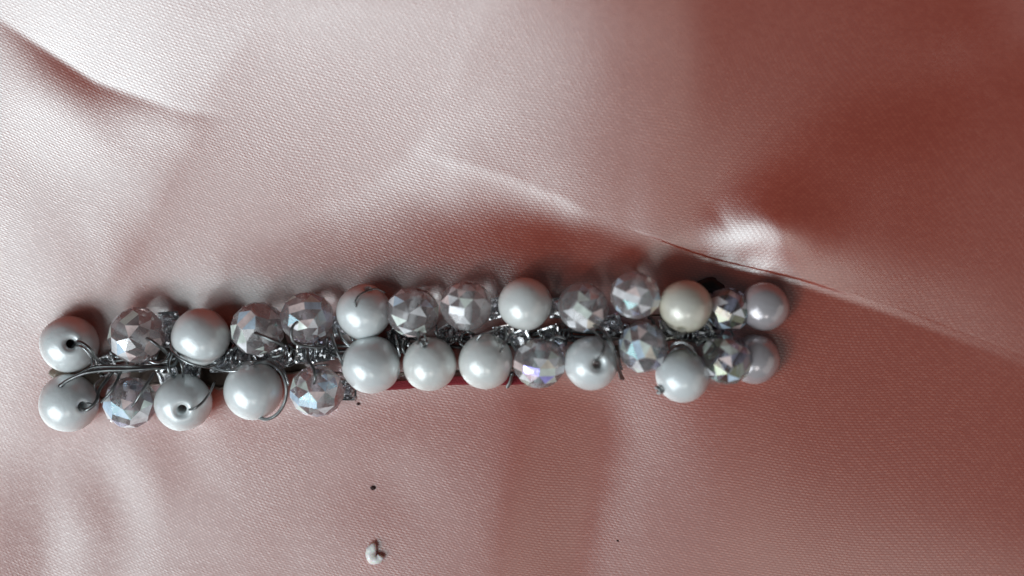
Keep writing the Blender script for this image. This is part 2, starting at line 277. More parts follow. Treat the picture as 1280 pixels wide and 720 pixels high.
UPSLOPE, SGN = 0.10, -1.0
def solve_cloth(tone):
    G = (10 + 12 * np.logaddexp(0, (tone - 10) / 12)) / 255.0
    s = ((G + 0.055) / 1.055) ** 2.4 - 0.018           # how much of the sheen each spot catches
    s = 0.5 * (s + np.sqrt(s * s + 0.020 ** 2))
    s = np.clip(s / 0.62, 0.006, 0.97)
    delta = np.arctan(0.27 * np.sqrt(-np.log(s)))
    # half vector between the window and the viewpoint, spot by spot
    Vx, Vy, Vz = -XX, -YY, np.full_like(XX, CAM_D)
    vl = np.sqrt(Vx ** 2 + Vy ** 2 + Vz ** 2)
    Lp = LDIR * 34
    Lx, Ly, Lz = Lp.x - XX, Lp.y - YY, np.full_like(XX, Lp.z)
    ll = np.sqrt(Lx ** 2 + Ly ** 2 + Lz ** 2)
    Hx, Hy, Hz = Vx / vl + Lx / ll, Vy / vl + Ly / ll, Vz / vl + Lz / ll
    hl = np.hypot(Hx, Hy)
    tilt = np.arctan2(hl, Hz) - delta
    hx, hy = Hx / hl, Hy / hl
    g = -np.tan(tilt)                                   # slope wanted along (hx, hy)
    edge = np.minimum(np.minimum(XX - GX0, GX1 - XX), np.minimum(YY - GY0, GY1 - YY))
    g *= np.clip(edge / 1.0, 0, 1)
    hxm, hym, gm = (0.25 * (a[:-1, :-1] + a[1:, :-1] + a[:-1, 1:] + a[1:, 1:]) for a in (hx, hy, g))
    # where the clip lies the cloth is pressed flat
    u = np.clip((PX - 60) / 900, 0, 1)
    cy = 467 - 51 * u
    dclip = np.hypot(np.maximum(np.abs(PX - 510) - 400, 0), np.maximum(np.abs(PY - cy) - 22, 0)) / 60.0
    beta = 0.0006 + 0.20 * GS * np.exp(-dclip ** 2)
    z0 = 0.0
    perp = 0.28
    def grads(h):
        dx = 0.5 * (h[:-1, 1:] - h[:-1, :-1] + h[1:, 1:] - h[1:, :-1]) / GS
        dy = 0.5 * (h[1:, :-1] - h[:-1, :-1] + h[1:, 1:] - h[:-1, 1:]) / GS
        return dx, dy
    def gradsT(ax, ay):
        o = np.zeros_like(XX)
        ax = 0.5 * ax / GS; ay = 0.5 * ay / GS
        o[:-1, 1:] += ax; o[:-1, :-1] -= ax; o[1:, 1:] += ax; o[1:, :-1] -= ax
        o[1:, :-1] += ay; o[:-1, :-1] -= ay; o[1:, 1:] += ay; o[:-1, 1:] -= ay
        return o
    lam = 2.0e-3
    def lap(h):
        o = np.zeros_like(h)
        o[1:-1, 1:-1] = (h[1:-1, 2:] + h[1:-1, :-2] + h[2:, 1:-1] + h[:-2, 1:-1] - 4 * h[1:-1, 1:-1])
        return o
    def lapT(q):
        o = np.zeros_like(q); c = q[1:-1, 1:-1]
        o[1:-1, 2:] += c; o[1:-1, :-2] += c; o[2:, 1:-1] += c; o[:-2, 1:-1] += c; o[1:-1, 1:-1] -= 4 * c
        return o
    def A(h):
        dx, dy = grads(h)
        along = dx * hxm + dy * hym; across = -dx * hym + dy * hxm
        ax = along * hxm - perp * across * hym; ay = along * hym + perp * across * hxm
        return gradsT(ax, ay) + beta * h + 0.0012 / GS ** 2 * lapT(lap(h))
    # above the valley the cloth also climbs towards the upper left
    up = UPSLOPE * np.clip((vline - PY) / 160, 0, 1) * np.clip(edge / 1.0, 0, 1)
    um = 0.25 * (up[:-1, :-1] + up[1:, :-1] + up[:-1, 1:] + up[1:, 1:])
    rhs = gradsT(gm * hxm - perp * um * hym * SGN, gm * hym + perp * um * hxm * SGN)
    h = np.zeros_like(XX); r = rhs - A(h); p = r.copy(); rs = (r * r).sum()
    r0 = rs
    for it in range(900):
        Ap = A(p); a = rs / (p * Ap).sum()
        h += a * p; r -= a * Ap
        rn = (r * r).sum()
        if rn < r0 * 1e-9: break
        p = r + rn / rs * p; rs = rn
    return h

H = solve_cloth(tone)
# a small pucker added to catch a bright glint: it climbs away from the window, then drops back
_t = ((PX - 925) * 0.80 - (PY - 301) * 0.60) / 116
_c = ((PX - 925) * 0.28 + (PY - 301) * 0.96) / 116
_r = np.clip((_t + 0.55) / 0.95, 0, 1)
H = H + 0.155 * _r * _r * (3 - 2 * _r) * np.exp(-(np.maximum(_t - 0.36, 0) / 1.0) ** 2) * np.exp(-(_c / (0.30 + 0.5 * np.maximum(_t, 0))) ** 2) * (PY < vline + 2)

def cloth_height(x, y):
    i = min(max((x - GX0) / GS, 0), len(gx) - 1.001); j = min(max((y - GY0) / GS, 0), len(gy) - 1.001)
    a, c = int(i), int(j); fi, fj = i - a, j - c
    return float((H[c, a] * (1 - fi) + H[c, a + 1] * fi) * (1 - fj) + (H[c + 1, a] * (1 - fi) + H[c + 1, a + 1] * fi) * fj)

def bicubic(F, x, y):
    u = np.clip((x - GX0) / GS, 1, F.shape[1] - 2.001); v = np.clip((y - GY0) / GS, 1, F.shape[0] - 2.001)
    i = np.minimum(u.astype(int), F.shape[1] - 3); j = np.minimum(v.astype(int), F.shape[0] - 3)
    fu, fv = u - i, v - j
    def wts(t): return (-0.5*t + t*t - 0.5*t**3, 1 - 2.5*t*t + 1.5*t**3, 0.5*t + 2*t*t - 1.5*t**3, -0.5*t*t + 0.5*t**3)
    wu, wv = wts(fu), wts(fv)
    out = np.zeros_like(x)
    for a in range(4):
        for c in range(4):
            out += wv[a] * wu[c] * F[j + a - 1, i + c - 1]
    return out

def valley_y(x):
    """the valley line, rounded off"""
    px = x / (FRAME_W / 1280) + 640
    acc = 0
    for k in (-30, -18, -8, 0, 8, 18, 30):
        acc = acc + np.interp(px + k, vx, vy)
    return (360 - acc / 7) * FRAME_W / 1280

def build_cloth():
    # columns across, rows that follow the valley so that its edge stays crisp
    xs = np.arange(-8.9, 8.901, 0.045)
    near = np.concatenate([np.arange(-0.5, -0.02, 0.03), np.arange(-0.02, 0.16, 0.010), np.arange(0.16, 0.5001, 0.03)])
    lo = np.linspace(0, 1, 170)[:-1]; hi = np.linspace(0, 1, 110)[1:]
    yv = valley_y(xs)[None, :]
    rows = [np.broadcast_to(-6.4 + (yv - 0.5 - -6.4) * q, (1, len(xs))) for q in lo] + [yv + t for t in near] + [yv + 0.5 + (6.4 - yv - 0.5) * q for q in hi]
    Y = np.concatenate(rows, 0); X = np.broadcast_to(xs[None, :], Y.shape).copy()
    T = Y - yv
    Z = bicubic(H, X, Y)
    hw = 0.045                                           # an even, slightly rounded valley floor
    za, zb = bicubic(H, X, yv - hw + 0 * Y), bicubic(H, X, yv + hw + 0 * Y)
    k = np.ones(9) / 9
    za = np.apply_along_axis(lambda v: np.convolve(np.pad(v, 4, 'edge'), k, 'valid'), 1, za)
    zb = np.apply_along_axis(lambda v: np.convolve(np.pad(v, 4, 'edge'), k, 'valid'), 1, zb)
    near_w = np.clip(1.6 - np.abs(T) / hw, 0, 1); near_w = near_w * near_w * (3 - 2 * near_w) * np.clip((X / (FRAME_W / 1280) + 640 - 880) / 60, 0, 1)
    q = np.clip((T + hw) / (2 * hw), 0, 1)
    Z = Z * (1 - near_w) + (za + (zb - za) * q) * near_w
    # the cloth above the valley laps a little over the cloth below it, more so to the right
    px = X / (FRAME_W / 1280) + 640
    wl = np.clip((px - 780) / 150, 0, 1); wl = wl * wl * (3 - 2 * wl)
    wl2 = -1.0 * wl * (lambda q: q * q * (3 - 2 * q))(np.clip((px - 880) / 230, 0, 1))
    amt = wl + wl2
    s = np.maximum(T, 0)
    Z = Z + amt * LIP_H * (1 - np.exp(-s / 0.016)) * np.exp(-(s / 1.3) ** 2)
    sh = amt * LIP_B * np.clip(s / 0.03, 0, 1) * np.exp(-s / 0.14)
    Y2 = Y - sh * 0.94; X2 = X - sh * 0.34
    ny, nx = Z.shape
    co = np.stack([X2, Y2, Z], -1).reshape(-1, 3)
    uvs = np.stack([X, Y], -1).reshape(-1, 2)
    idx = np.arange(nx * ny).reshape(ny, nx)
    f = np.stack([idx[:-1, :-1], idx[:-1, 1:], idx[1:, 1:], idx[1:, :-1]], -1).reshape(-1, 4)
    me = bpy.data.meshes.new('satin_cloth')
    me.vertices.add(len(co)); me.vertices.foreach_set('co', co.ravel())
    me.loops.add(f.size); me.loops.foreach_set('vertex_index', f.ravel())
    me.polygons.add(len(f)); me.polygons.foreach_set('loop_start', np.arange(0, f.size, 4)); me.polygons.foreach_set('loop_total', np.full(len(f), 4))
    me.update(); me.validate()
    uvl = me.uv_layers.new(name='UVMap')
    uvl.data.foreach_set('uv', uvs[f.ravel()].ravel())
    me.polygons.foreach_set('use_smooth', np.ones(len(f), bool))
    me.materials.append(SATIN)
    o = bpy.data.objects.new('satin_cloth', me)
    C.objects.link(o)
    return o

LIP_H, LIP_B = 0.035, 0.05
cloth = build_cloth()
cloth['kind'] = 'structure'
cloth['label'] = 'pale rose satin cloth lying in soft folds under the hair clip'
# ------------------------------------------------------------------ materials of the clip
def pearl_material(name, base, other, rough=0.30, metal=0.30):
    m, nt, out = new_mat(name)
    b = NB(nt)
    tc = b.n('ShaderNodeTexCoord')
    p = b.n('ShaderNodeBsdfPrincipled')
    b.link(p.outputs[0], out.inputs[0])
    # nacre: the tint shifts from face to rim, with faint cloudy patches
    lw = b.n('ShaderNodeLayerWeight'); lw.inputs['Blend'].default_value = 0.45
    nz = b.noise(tc.outputs['Object'], 6.0, 3, 0.6, 0.6)
    f = b.math('ADD', b.math('MULTIPLY', lw.outputs['Facing'], 0.75), b.math('MULTIPLY', nz.outputs['Fac'], 0.45))
    b.link(b.ramp(f, [(0.15, base), (0.85, other)]), p.inputs['Base Color'])
    p.inputs['Metallic'].default_value = metal
    p.inputs['Roughness'].default_value = rough
    p.inputs['Specular IOR Level'].default_value = 0.8
    p.inputs['Coat Weight'].default_value = 0.55
    p.inputs['Coat Roughness'].default_value = 0.13
    p.inputs['Subsurface Weight'].default_value = 0.15
    p.inputs['Subsurface Radius'].default_value = (0.12, 0.10, 0.10)
    p.inputs['Subsurface Scale'].default_value = 0.5
    n2 = b.noise(tc.outputs['Object'], 9.0, 3, 0.55)
    bp = b.n('ShaderNodeBump'); bp.inputs['Distance'].default_value = 0.012; bp.inputs['Strength'].default_value = 0.5
    b.link(n2.outputs['Fac'], bp.inputs['Height']); b.link(bp.outputs[0], p.inputs['Normal'])
    return m

PEARL = pearl_material('pearl_silver', (0.86, 0.92, 0.95), (0.84, 0.87, 0.86), 0.32, 0.15)
PEARL_B = pearl_material('pearl_white', (0.88, 0.92, 0.92), (0.86, 0.87, 0.83), 0.30, 0.12)
PEARL_CREAM = pearl_material('pearl_cream', (0.82, 0.81, 0.74), (0.76, 0.71, 0.55), 0.30, 0.15)
PEARL_ROSY = pearl_material('pearl_rosy', (0.60, 0.57, 0.60), (0.52, 0.46, 0.47), 0.22, 0.3)

def crystal_material(name, tint, film, ior=1.52, rough=0.0, gloss=0.26, flash=0.15, mirror=(0.95, 0.95, 0.97), skin=(0.98, 0.97, 0.99), glow=True):
    m, nt, out = new_mat(name)
    b = NB(nt)
    p = b.n('ShaderNodeBsdfPrincipled')
    p.inputs['Base Color'].default_value = (*tint, 1)
    p.inputs['Transmission Weight'].default_value = 1.0
    p.inputs['IOR'].default_value = ior
    p.inputs['Roughness'].default_value = rough
    if film:
        p.inputs['Thin Film Thickness'].default_value = film
        p.inputs['Thin Film IOR'].default_value = 1.9
    # the back facets throw light back: a mirror-like share, and a pale skin painting in inner light
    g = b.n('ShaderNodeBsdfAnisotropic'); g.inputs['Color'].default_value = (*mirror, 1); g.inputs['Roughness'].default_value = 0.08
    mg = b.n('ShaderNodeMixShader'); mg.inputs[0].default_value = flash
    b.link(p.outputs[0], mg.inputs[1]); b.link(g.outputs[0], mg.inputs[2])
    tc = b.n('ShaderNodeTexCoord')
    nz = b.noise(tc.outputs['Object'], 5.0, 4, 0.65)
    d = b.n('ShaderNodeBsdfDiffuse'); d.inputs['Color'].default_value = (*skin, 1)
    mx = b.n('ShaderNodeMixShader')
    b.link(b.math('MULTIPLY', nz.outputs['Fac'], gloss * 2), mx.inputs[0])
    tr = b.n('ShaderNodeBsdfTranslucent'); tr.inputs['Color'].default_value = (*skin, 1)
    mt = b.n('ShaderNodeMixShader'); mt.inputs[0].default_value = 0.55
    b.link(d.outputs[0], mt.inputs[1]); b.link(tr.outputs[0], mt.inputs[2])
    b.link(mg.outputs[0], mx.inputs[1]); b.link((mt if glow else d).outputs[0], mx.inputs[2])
    b.link(mx.outputs[0], out.inputs[0])
    return m

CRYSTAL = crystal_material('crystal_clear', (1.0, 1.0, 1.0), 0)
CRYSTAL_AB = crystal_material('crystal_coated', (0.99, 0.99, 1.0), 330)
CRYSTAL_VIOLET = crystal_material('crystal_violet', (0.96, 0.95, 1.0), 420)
CRYSTAL_DARK = crystal_material('crystal_grey', (0.62, 0.60, 0.70), 380, gloss=0.06)  # darker greyish tint than the other crystals
# facet tints painting in bright reflections and the coating's iridescence
FACETS = [crystal_material('glint_facet_' + n, c, 0, gloss=0.80, flash=0.5, mirror=c, skin=c, glow=False) for n, c in
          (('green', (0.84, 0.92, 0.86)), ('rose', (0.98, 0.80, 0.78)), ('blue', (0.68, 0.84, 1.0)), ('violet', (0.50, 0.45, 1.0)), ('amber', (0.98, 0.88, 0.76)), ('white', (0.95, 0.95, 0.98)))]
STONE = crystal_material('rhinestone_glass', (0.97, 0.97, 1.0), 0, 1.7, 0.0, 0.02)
WIRE = principled('blackened_wire', (0.26, 0.28, 0.28), 0.28, 0.9, var=(6.0, (0.11, 0.11, 0.115)))
WIRE_BRIGHT = principled('steel_wire', (0.55, 0.58, 0.60), 0.25, 1.0, var=(7.0, (0.18, 0.19, 0.19)))
SILVER = principled('silver_cup', (0.78, 0.80, 0.82), 0.16, 1.0, bump=(14, 0.01))
PLATE = principled('aged_steel', (0.24, 0.20, 0.17), 0.45, 0.7, var=(5.0, (0.12, 0.09, 0.07)), bump=(22, 0.01))
DARK = principled('dark_spring_steel', (0.035, 0.03, 0.03), 0.4, 0.6)
RED = principled('red_felt', (0.20, 0.006, 0.014), 0.75, 0.0, bump=(60, 0.01))
GLUE = principled('yellowed_glue', (0.55, 0.50, 0.40), 0.25, 0.0, **{'Transmission Weight': 0.6})
CHALK = principled('chipped_glass_white', (0.95, 0.92, 0.90), 0.35, 0.0, bump=(14, 0.002), coat=0.5, **{'Subsurface Weight': 0.3, 'Subsurface Scale': 0.1})
FROST = principled('frosted_bore', (0.86, 0.86, 0.88), 0.5)
SPECK = principled('dark_lint', (0.045, 0.02, 0.018), 0.9)

# ------------------------------------------------------------------ how the clip lies on the cloth
_s = [(px, cloth_height(*pt(px, 464 - 46 * (px - 100) / 820)[:2])) for px in range(80, 940, 20)]
_fit = np.polyfit([a for a, _ in _s], [h for _, h in _s], 1)
_over = max(h - np.polyval(_fit, a) for a, h in _s)
def lie(px):
    return float(np.polyval(_fit, px)) + 0.5 * _over - 0.23
def pc(px, py, z=0.0):
    return pt(px, py, z + lie(px))

# ------------------------------------------------------------------ mesh helpers
def link_mesh(name, bm, mat, parent=None, smooth=True, loc=None, rot=None):
    me = bpy.data.meshes.new(name)
    bmesh.ops.recalc_face_normals(bm, faces=bm.faces)
    bm.to_mesh(me); bm.free()
    if smooth:
        me.polygons.foreach_set('use_smooth', [True] * len(me.polygons))
    me.materials.append(mat)
    o = bpy.data.objects.new(name, me)
    C.objects.link(o)
    if parent is not None: o.parent = parent
    if loc is not None: o.location = loc
    if rot is not None: o.rotation_mode = 'QUATERNION'; o.rotation_quaternion = rot
    return o

def lathe(profile, n=36):
    """closed profile [(radius, z)...] turned about z"""
    bm = bmesh.new()
    rings = [[bm.verts.new((r * math.cos(2 * math.pi * k / n), r * math.sin(2 * math.pi * k / n), z)) for k in range(n)] for r, z in profile]
    m = len(rings)
    for i in range(m):
        a, b = rings[i], rings[(i + 1) % m]
        for k in range(n):
            bm.faces.new((a[k], a[(k + 1) % n], b[(k + 1) % n], b[k]))
    return bm

def smooth_path(pts, sub=7):
    P = [Vector(p) for p in pts]
    P = [P[0] * 2 - P[1]] + P + [P[-1] * 2 - P[-2]]
    out = []
    for i in range(1, len(P) - 2):
        a, b, c, d = P[i - 1], P[i], P[i + 1], P[i + 2]
        for k in range(sub):
            t = k / sub
            out.append(0.5 * ((2 * b) + (c - a) * t + (2 * a - 5 * b + 4 * c - d) * t * t + (3 * b - a - 3 * c + d) * t ** 3))
    out.append(P[-2])
    return out

def tube(path, r, n=8, ball=0.0):
    bm = bmesh.new()
    N = len(path)
    up = Vector((0.13, 0.21, 1)).normalized()
    rings = []
    for i, p in enumerate(path):
        t = (path[min(i + 1, N - 1)] - path[max(i - 1, 0)])
        if t.length < 1e-9: t = Vector((1, 0, 0))
        t.normalize()
        up = (up - t * up.dot(t))
        if up.length < 1e-5: up = t.orthogonal()
        up.normalize()
        s = t.cross(up)
        rr = r
        if i == 0 or i == N - 1: rr = r * 0.75
        if ball and i < 3: rr = r * (1.0 + ball * (0.7, 1.0, 0.5)[i])
        rings.append([bm.verts.new(p + (up * math.cos(2 * math.pi * k / n) + s * math.sin(2 * math.pi * k / n)) * rr) for k in range(n)])
    for a, b in zip(rings, rings[1:]):
        for k in range(n):
            bm.faces.new((a[k], a[(k + 1) % n], b[(k + 1) % n], b[k]))
    bm.faces.new(rings[0][::-1]); bm.faces.new(rings[-1])
    return bm

def aim(v):
    return Vector(v).normalized().to_track_quat('Z', 'Y')

# ------------------------------------------------------------------ the hair clip
clip = bpy.data.objects.new('hair_clip', None)
C.objects.link(clip)
clip.empty_display_size = 0.5
clip['label'] = 'beaded hair clip with two rows of pearls and faceted crystals wired together on satin'
clip['category'] = 'hair clip'
def spine(px):                      # centre line of the metal base, in photograph pixels
    u = (px - 100) / 820
    return 464 - 46 * u - 10 * math.sin(math.pi * min(max(u, 0), 1))

def droop(px):                      # the right-hand end of the clip lies lower
    return 0.16 * max(0.0, (px - 800) / 160) ** 1.5

def build_base():
    # long flat plate with rounded ends, a slot down the middle and rolled edges
    N = 70
    bm = bmesh.new()
    rows = []
    for i in range(N + 1):
        u = i / N
        px = 116 + (905 - 116) * u
        half = float(np.interp(px, (116, 160, 182, 250, 280, 300, 380, 460, 640, 700, 905), (40, 40, 26, 30, 42, 30, 26, 38, 38, 27, 27)))
        e = min(u, 1 - u) / 0.018
        if e < 1: half *= 0.45 + 0.55 * math.sqrt(max(0, 1 - (1 - e) ** 2))
        z = 0.17 - droop(px)
        prof = [(-1, -0.05), (-1, 0.025), (-0.93, 0.035), (-0.85, 0.0), (0.85, 0.0), (0.93, 0.035), (1, 0.025), (1, -0.05), (0.9, -0.035), (-0.9, -0.035)]
        rows.append([bm.verts.new(pc(px, spine(px) + half * a, z + dz)) for a, dz in prof])
    for a, b in zip(rows, rows[1:]):
        for k in range(len(a)):
            bm.faces.new((a[k], a[(k + 1) % len(a)], b[(k + 1) % len(a)], b[k]))
    bm.faces.new(rows[0]); bm.faces.new(rows[-1][::-1])
    link_mesh('base_plate', bm, PLATE, clip, smooth=False)
    # red lining showing along the lower edge
    bm = bmesh.new()
    rows = []
    for i in range(41):
        u = i / 40
        px = 476 + (690 - 476) * u
        lo = 486 - 9 * u + 1.5 * math.sin(9 * u + 1) 
        hi = lo - 10
        z = 0.26
        rows.append([bm.verts.new(pc(px, lo, z - 0.035)), bm.verts.new(pc(px, lo + 0.6, z)), bm.verts.new(pc(px, lo - 2, z + 0.02)), bm.verts.new(pc(px, hi, z + 0.015)), bm.verts.new(pc(px, hi, z - 0.035))])
    for a, b in zip(rows, rows[1:]):
        for k in range(5):
            bm.faces.new((a[k], a[(k + 1) % 5], b[(k + 1) % 5], b[k]))
    bm.faces.new(rows[0]); bm.faces.new(rows[-1][::-1])
    link_mesh('red_lining', bm, RED, clip, smooth=False)
    # dark clasp end poking out above the right-hand beads
    path = smooth_path([pc(830, 400, 0.16), pc(856, 376, 0.18), pc(877, 359, 0.19), pc(893, 358, 0.16), pc(904, 370, 0.08)], 6)
    bm = tube(path, 0.085, 10)
    for v in bm.verts:
        n = noise.noise(v.co * 9) * 0.06
        v.co += Vector((n, n * 0.7, 0))
    link_mesh('clasp_tongue', bm, DARK, clip)
build_base()

# pearls: a turned ball with a drilled hole and rolled hole rims
def pearl_mesh(r, hole=0.055, seed=0, lump=0.02, sink=1.25):
    prof = []
    a0 = math.asin(hole / r * sink)
    K = 22
    for k in range(K + 1):
        a = a0 + (math.pi - 2 * a0) * k / K
        prof.append((r * math.sin(a), r * math.cos(a)))
    zt = r * math.cos(a0)
    prof += [(hole * (sink * .55 + .45), -zt + 0.006), (hole * 1.0, -zt + 0.035), (hole * 0.88, -zt + 0.06), (hole * 0.85, -zt * 0.5), (hole * 0.85, zt * 0.5), (hole * 0.88, zt - 0.06), (hole * 1.0, zt - 0.035), (hole * (sink * .55 + .45), zt - 0.006)]
    bm = lathe(prof, 40)
    off = Vector((seed * 3.1, seed * 1.7, seed * 0.9))
    for v in bm.verts:
        L = v.co.length
        if L > r * 0.6:
            v.co *= 1 + lump * noise.noise(v.co / r * 1.1 + off) * 2
    return bm

# faceted crystal: rings of flat facets around a drilled hole, each facet slightly uneven
def crystal_mesh(r, n=9, seed=0, hole=0.05):
    rnd = random.Random(seed * 13 + 5)
    bm = bmesh.new()
    vs = []
    rings = [(0.97, 0), (0.80, 1), (0.50, 0), (0.28, 1)]
    for lat, off in ((9, 0), (31, 1), (51, 0), (68, 1)):
        for sgn in (1, -1):
            for k in range(n):
                a = 2 * math.pi * (k + 0.5 * off) / n
                l = math.radians(lat) * sgn
                if lat == 8 and sgn == -1: a += 0.0
                q = r * (1 + rnd.uniform(-0.008, 0.008))
                vs.append(bm.verts.new((q * math.cos(l) * math.cos(a), q * math.cos(l) * math.sin(a), q * 0.93 * math.sin(l))))
    res = bmesh.ops.convex_hull(bm, input=bm.verts)
    bmesh.ops.dissolve_limit(bm, angle_limit=math.radians(3.5), verts=bm.verts, edges=bm.edges)
    # drill: open the two end facets and join them with a bore
    bm.normal_update()
    top = max(bm.faces, key=lambda f: f.calc_center_median().z)
    bot = min(bm.faces, key=lambda f: f.calc_center_median().z)
    loops = []
    for f in (top, bot):
        vv = sorted(f.verts, key=lambda v: math.atan2(v.co.y, v.co.x))
        loops.append(vv)
    cap_ok = abs(top.normal.z) > 0.99 and abs(bot.normal.z) > 0.99 and len(loops[0]) == len(loops[1])
    if cap_ok:
        bmesh.ops.delete(bm, geom=[top, bot], context='FACES_ONLY')
        inner = []
        for vv in loops:
            inner.append([bm.verts.new((hole * v.co.x / math.hypot(v.co.x, v.co.y), hole * v.co.y / math.hypot(v.co.x, v.co.y), v.co.z)) for v in vv])
            m = len(vv)
            for k in range(m):
                bm.faces.new((vv[k], vv[(k + 1) % m], inner[-1][(k + 1) % m], inner[-1][k]))
        m = len(inner[0])
        for k in range(m):
            bm.faces.new((inner[0][k], inner[0][(k + 1) % m], inner[1][(k + 1) % m], inner[1][k]))
    return bm

PXCM = FRAME_W / 1280
#  kind, px, py, radius px, z of centre, hole axis, material
BEADS = [
 ('p', 87, 430, 36, .50, (0.42, 0.06, 1.0), PEARL), ('c', 171, 419, 36, .50, (0.9, -0.5, 0.5), CRYSTAL), ('p', 251, 421, 36.5, .52, (0.75, 1, -0.2), PEARL),
 ('c', 322, 411, 35, .50, (0.8, -0.7, 0.5), CRYSTAL), ('c', 384, 397, 34, .46, (0.2, -1, 0.5), CRYSTAL_AB), ('p', 455, 390, 35, .48, (0.25, 1, 0.55), PEARL),
 ('c', 516, 390, 34, .48, (0.3, 1, 0.2), CRYSTAL), ('c', 583, 382, 33.5, .50, (0.1, 1, 0.25), CRYSTAL), ('p', 656, 380, 34, .50, (0.9, 0.4, 0.1), PEARL_B),
 ('c', 729, 384, 33, .50, (0.6, 0.8, 0.15), CRYSTAL), ('c', 794, 369, 32, .54, (0.3, 1, 0.2), CRYSTAL_AB), ('p', 857, 383, 33.5, .50, (0.2, 1, -0.5), PEARL_CREAM),
 ('c', 910, 387, 29, .30, (0.4, 0.9, 0.3), CRYSTAL_DARK), ('p', 955, 383, 31.5, .26, (0.8, 0.3, -0.3), PEARL_ROSY),
 ('p', 86, 504, 36.5, .50, (0.80, -0.05, 0.72), PEARL), ('c', 163, 503, 33.5, .46, (0.3, 0.7, 0.6), CRYSTAL_AB), ('p', 229, 503, 36, .50, (0.22, -0.22, 1.0), PEARL),
 ('p', 316, 488, 37.5, .52, (0.5, -1, -0.25), PEARL), ('c', 396, 489, 34, .46, (0.1, 1, 0.5), CRYSTAL_AB), ('p', 464, 456, 37, .52, (0.95, -0.2, 0.1), PEARL),
 ('p', 537, 455, 34.5, .50, (-0.25, 0.95, 0.42), PEARL_B), ('p', 607, 452, 35, .50, (0.55, 0.85, 0.28), PEARL_B), ('c', 674, 454, 33.5, .48, (0.1, 1, 0.3), CRYSTAL_VIOLET),
 ('p', 739, 454, 34.5, .48, (0.22, 0.02, 1.0), PEARL), ('c', 804, 434, 33, .48, (0.9, 0.3, 0.3), CRYSTAL_AB), ('p', 853, 470, 34, .44, (-0.95, -0.55, 0.18), PEARL),
 ('c', 908, 449, 33, .42, (0.5, 0.8, 0.35), CRYSTAL_DARK), ('p', 943, 449, 32, .24, (0.9, 0.2, -0.2), PEARL_ROSY)]
# (direction of the facet, tint slot) of facets with a painted reflection
GLINTS = {1: [((-.7, .1, .7), 1), ((.1, .3, 1), 2), ((.5, -.6, .7), 2)], 3: [((-.2, .4, 1), 2), ((-.8, 0, .6), 1)], 4: [((.2, .4, .9), 3), ((.1, -.4, .9), 2)],
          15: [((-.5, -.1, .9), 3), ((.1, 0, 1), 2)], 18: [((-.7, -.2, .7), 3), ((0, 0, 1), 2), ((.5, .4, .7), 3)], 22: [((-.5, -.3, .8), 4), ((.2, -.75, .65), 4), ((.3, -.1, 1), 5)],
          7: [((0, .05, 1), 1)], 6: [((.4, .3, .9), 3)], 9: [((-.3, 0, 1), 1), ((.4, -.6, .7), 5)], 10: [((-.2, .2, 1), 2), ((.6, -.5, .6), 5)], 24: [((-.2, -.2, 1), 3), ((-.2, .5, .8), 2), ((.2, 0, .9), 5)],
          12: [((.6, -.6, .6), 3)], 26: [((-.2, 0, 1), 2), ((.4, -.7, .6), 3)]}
bead_obj = []
for i, (kind, px, py, rp, z, ax, mat) in enumerate(BEADS):
    r = rp * PXCM * (CAM_D - z - lie(px)) / CAM_D * 0.985
    q = aim(ax) @ Quaternion((0, 0, 1), i * 1.3)
    if kind == 'p':
        hole = 0.055 if i in (0, 16, 23) else (0.05 if i in (14, 20, 21) else 0.04)
        o = link_mesh('pearl_bead', pearl_mesh(r, hole, i, 0.02, 2.0 if i in (0, 16, 23) else 1.25), mat, clip, True, pc(px, py, z), q)
    else:
        o = link_mesh('crystal_bead', crystal_mesh(r * 1.02, (9, 10, 10)[i % 3], i), mat, clip, False, pc(px, py, z), q)
        zc = max(v.co.z for v in o.data.vertices) * 0.97
        link_mesh('bore_lining', lathe([(.046, -zc), (.046, zc), (.036, zc), (.036, -zc)], 14), FROST, o)
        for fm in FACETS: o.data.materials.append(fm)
        want = GLINTS.get(i, [((random.uniform(-1, 1), random.uniform(-1, 1), .8), random.randint(1, 5)) for _ in range(3)])
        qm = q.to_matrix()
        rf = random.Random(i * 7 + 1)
        extra = [((rf.uniform(-1, 1), rf.uniform(-1, 1), rf.uniform(.2, .9)), rf.choice((1, 2, 3, 6, 1, 6, 6, 6))) for _ in range(12)]  # random pale facets that paint in sparkle
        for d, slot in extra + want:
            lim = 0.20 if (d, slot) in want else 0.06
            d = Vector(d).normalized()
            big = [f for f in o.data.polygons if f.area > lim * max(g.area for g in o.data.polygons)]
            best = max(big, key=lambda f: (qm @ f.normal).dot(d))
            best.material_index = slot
    bead_obj.append(o)
for i, lab in ((11, 'cream pearl bead, yellower than the rest'), (12, 'crystal bead with a darker tint than the rest'), (22, 'crystal bead with violet blue facets'),
               (13, 'rosy grey pearl at the tip of the upper row'), (27, 'rosy grey pearl at the tip of the lower row'), (16, 'pearl bead with its drilled hole facing up')):
    bead_obj[i]['label'] = lab

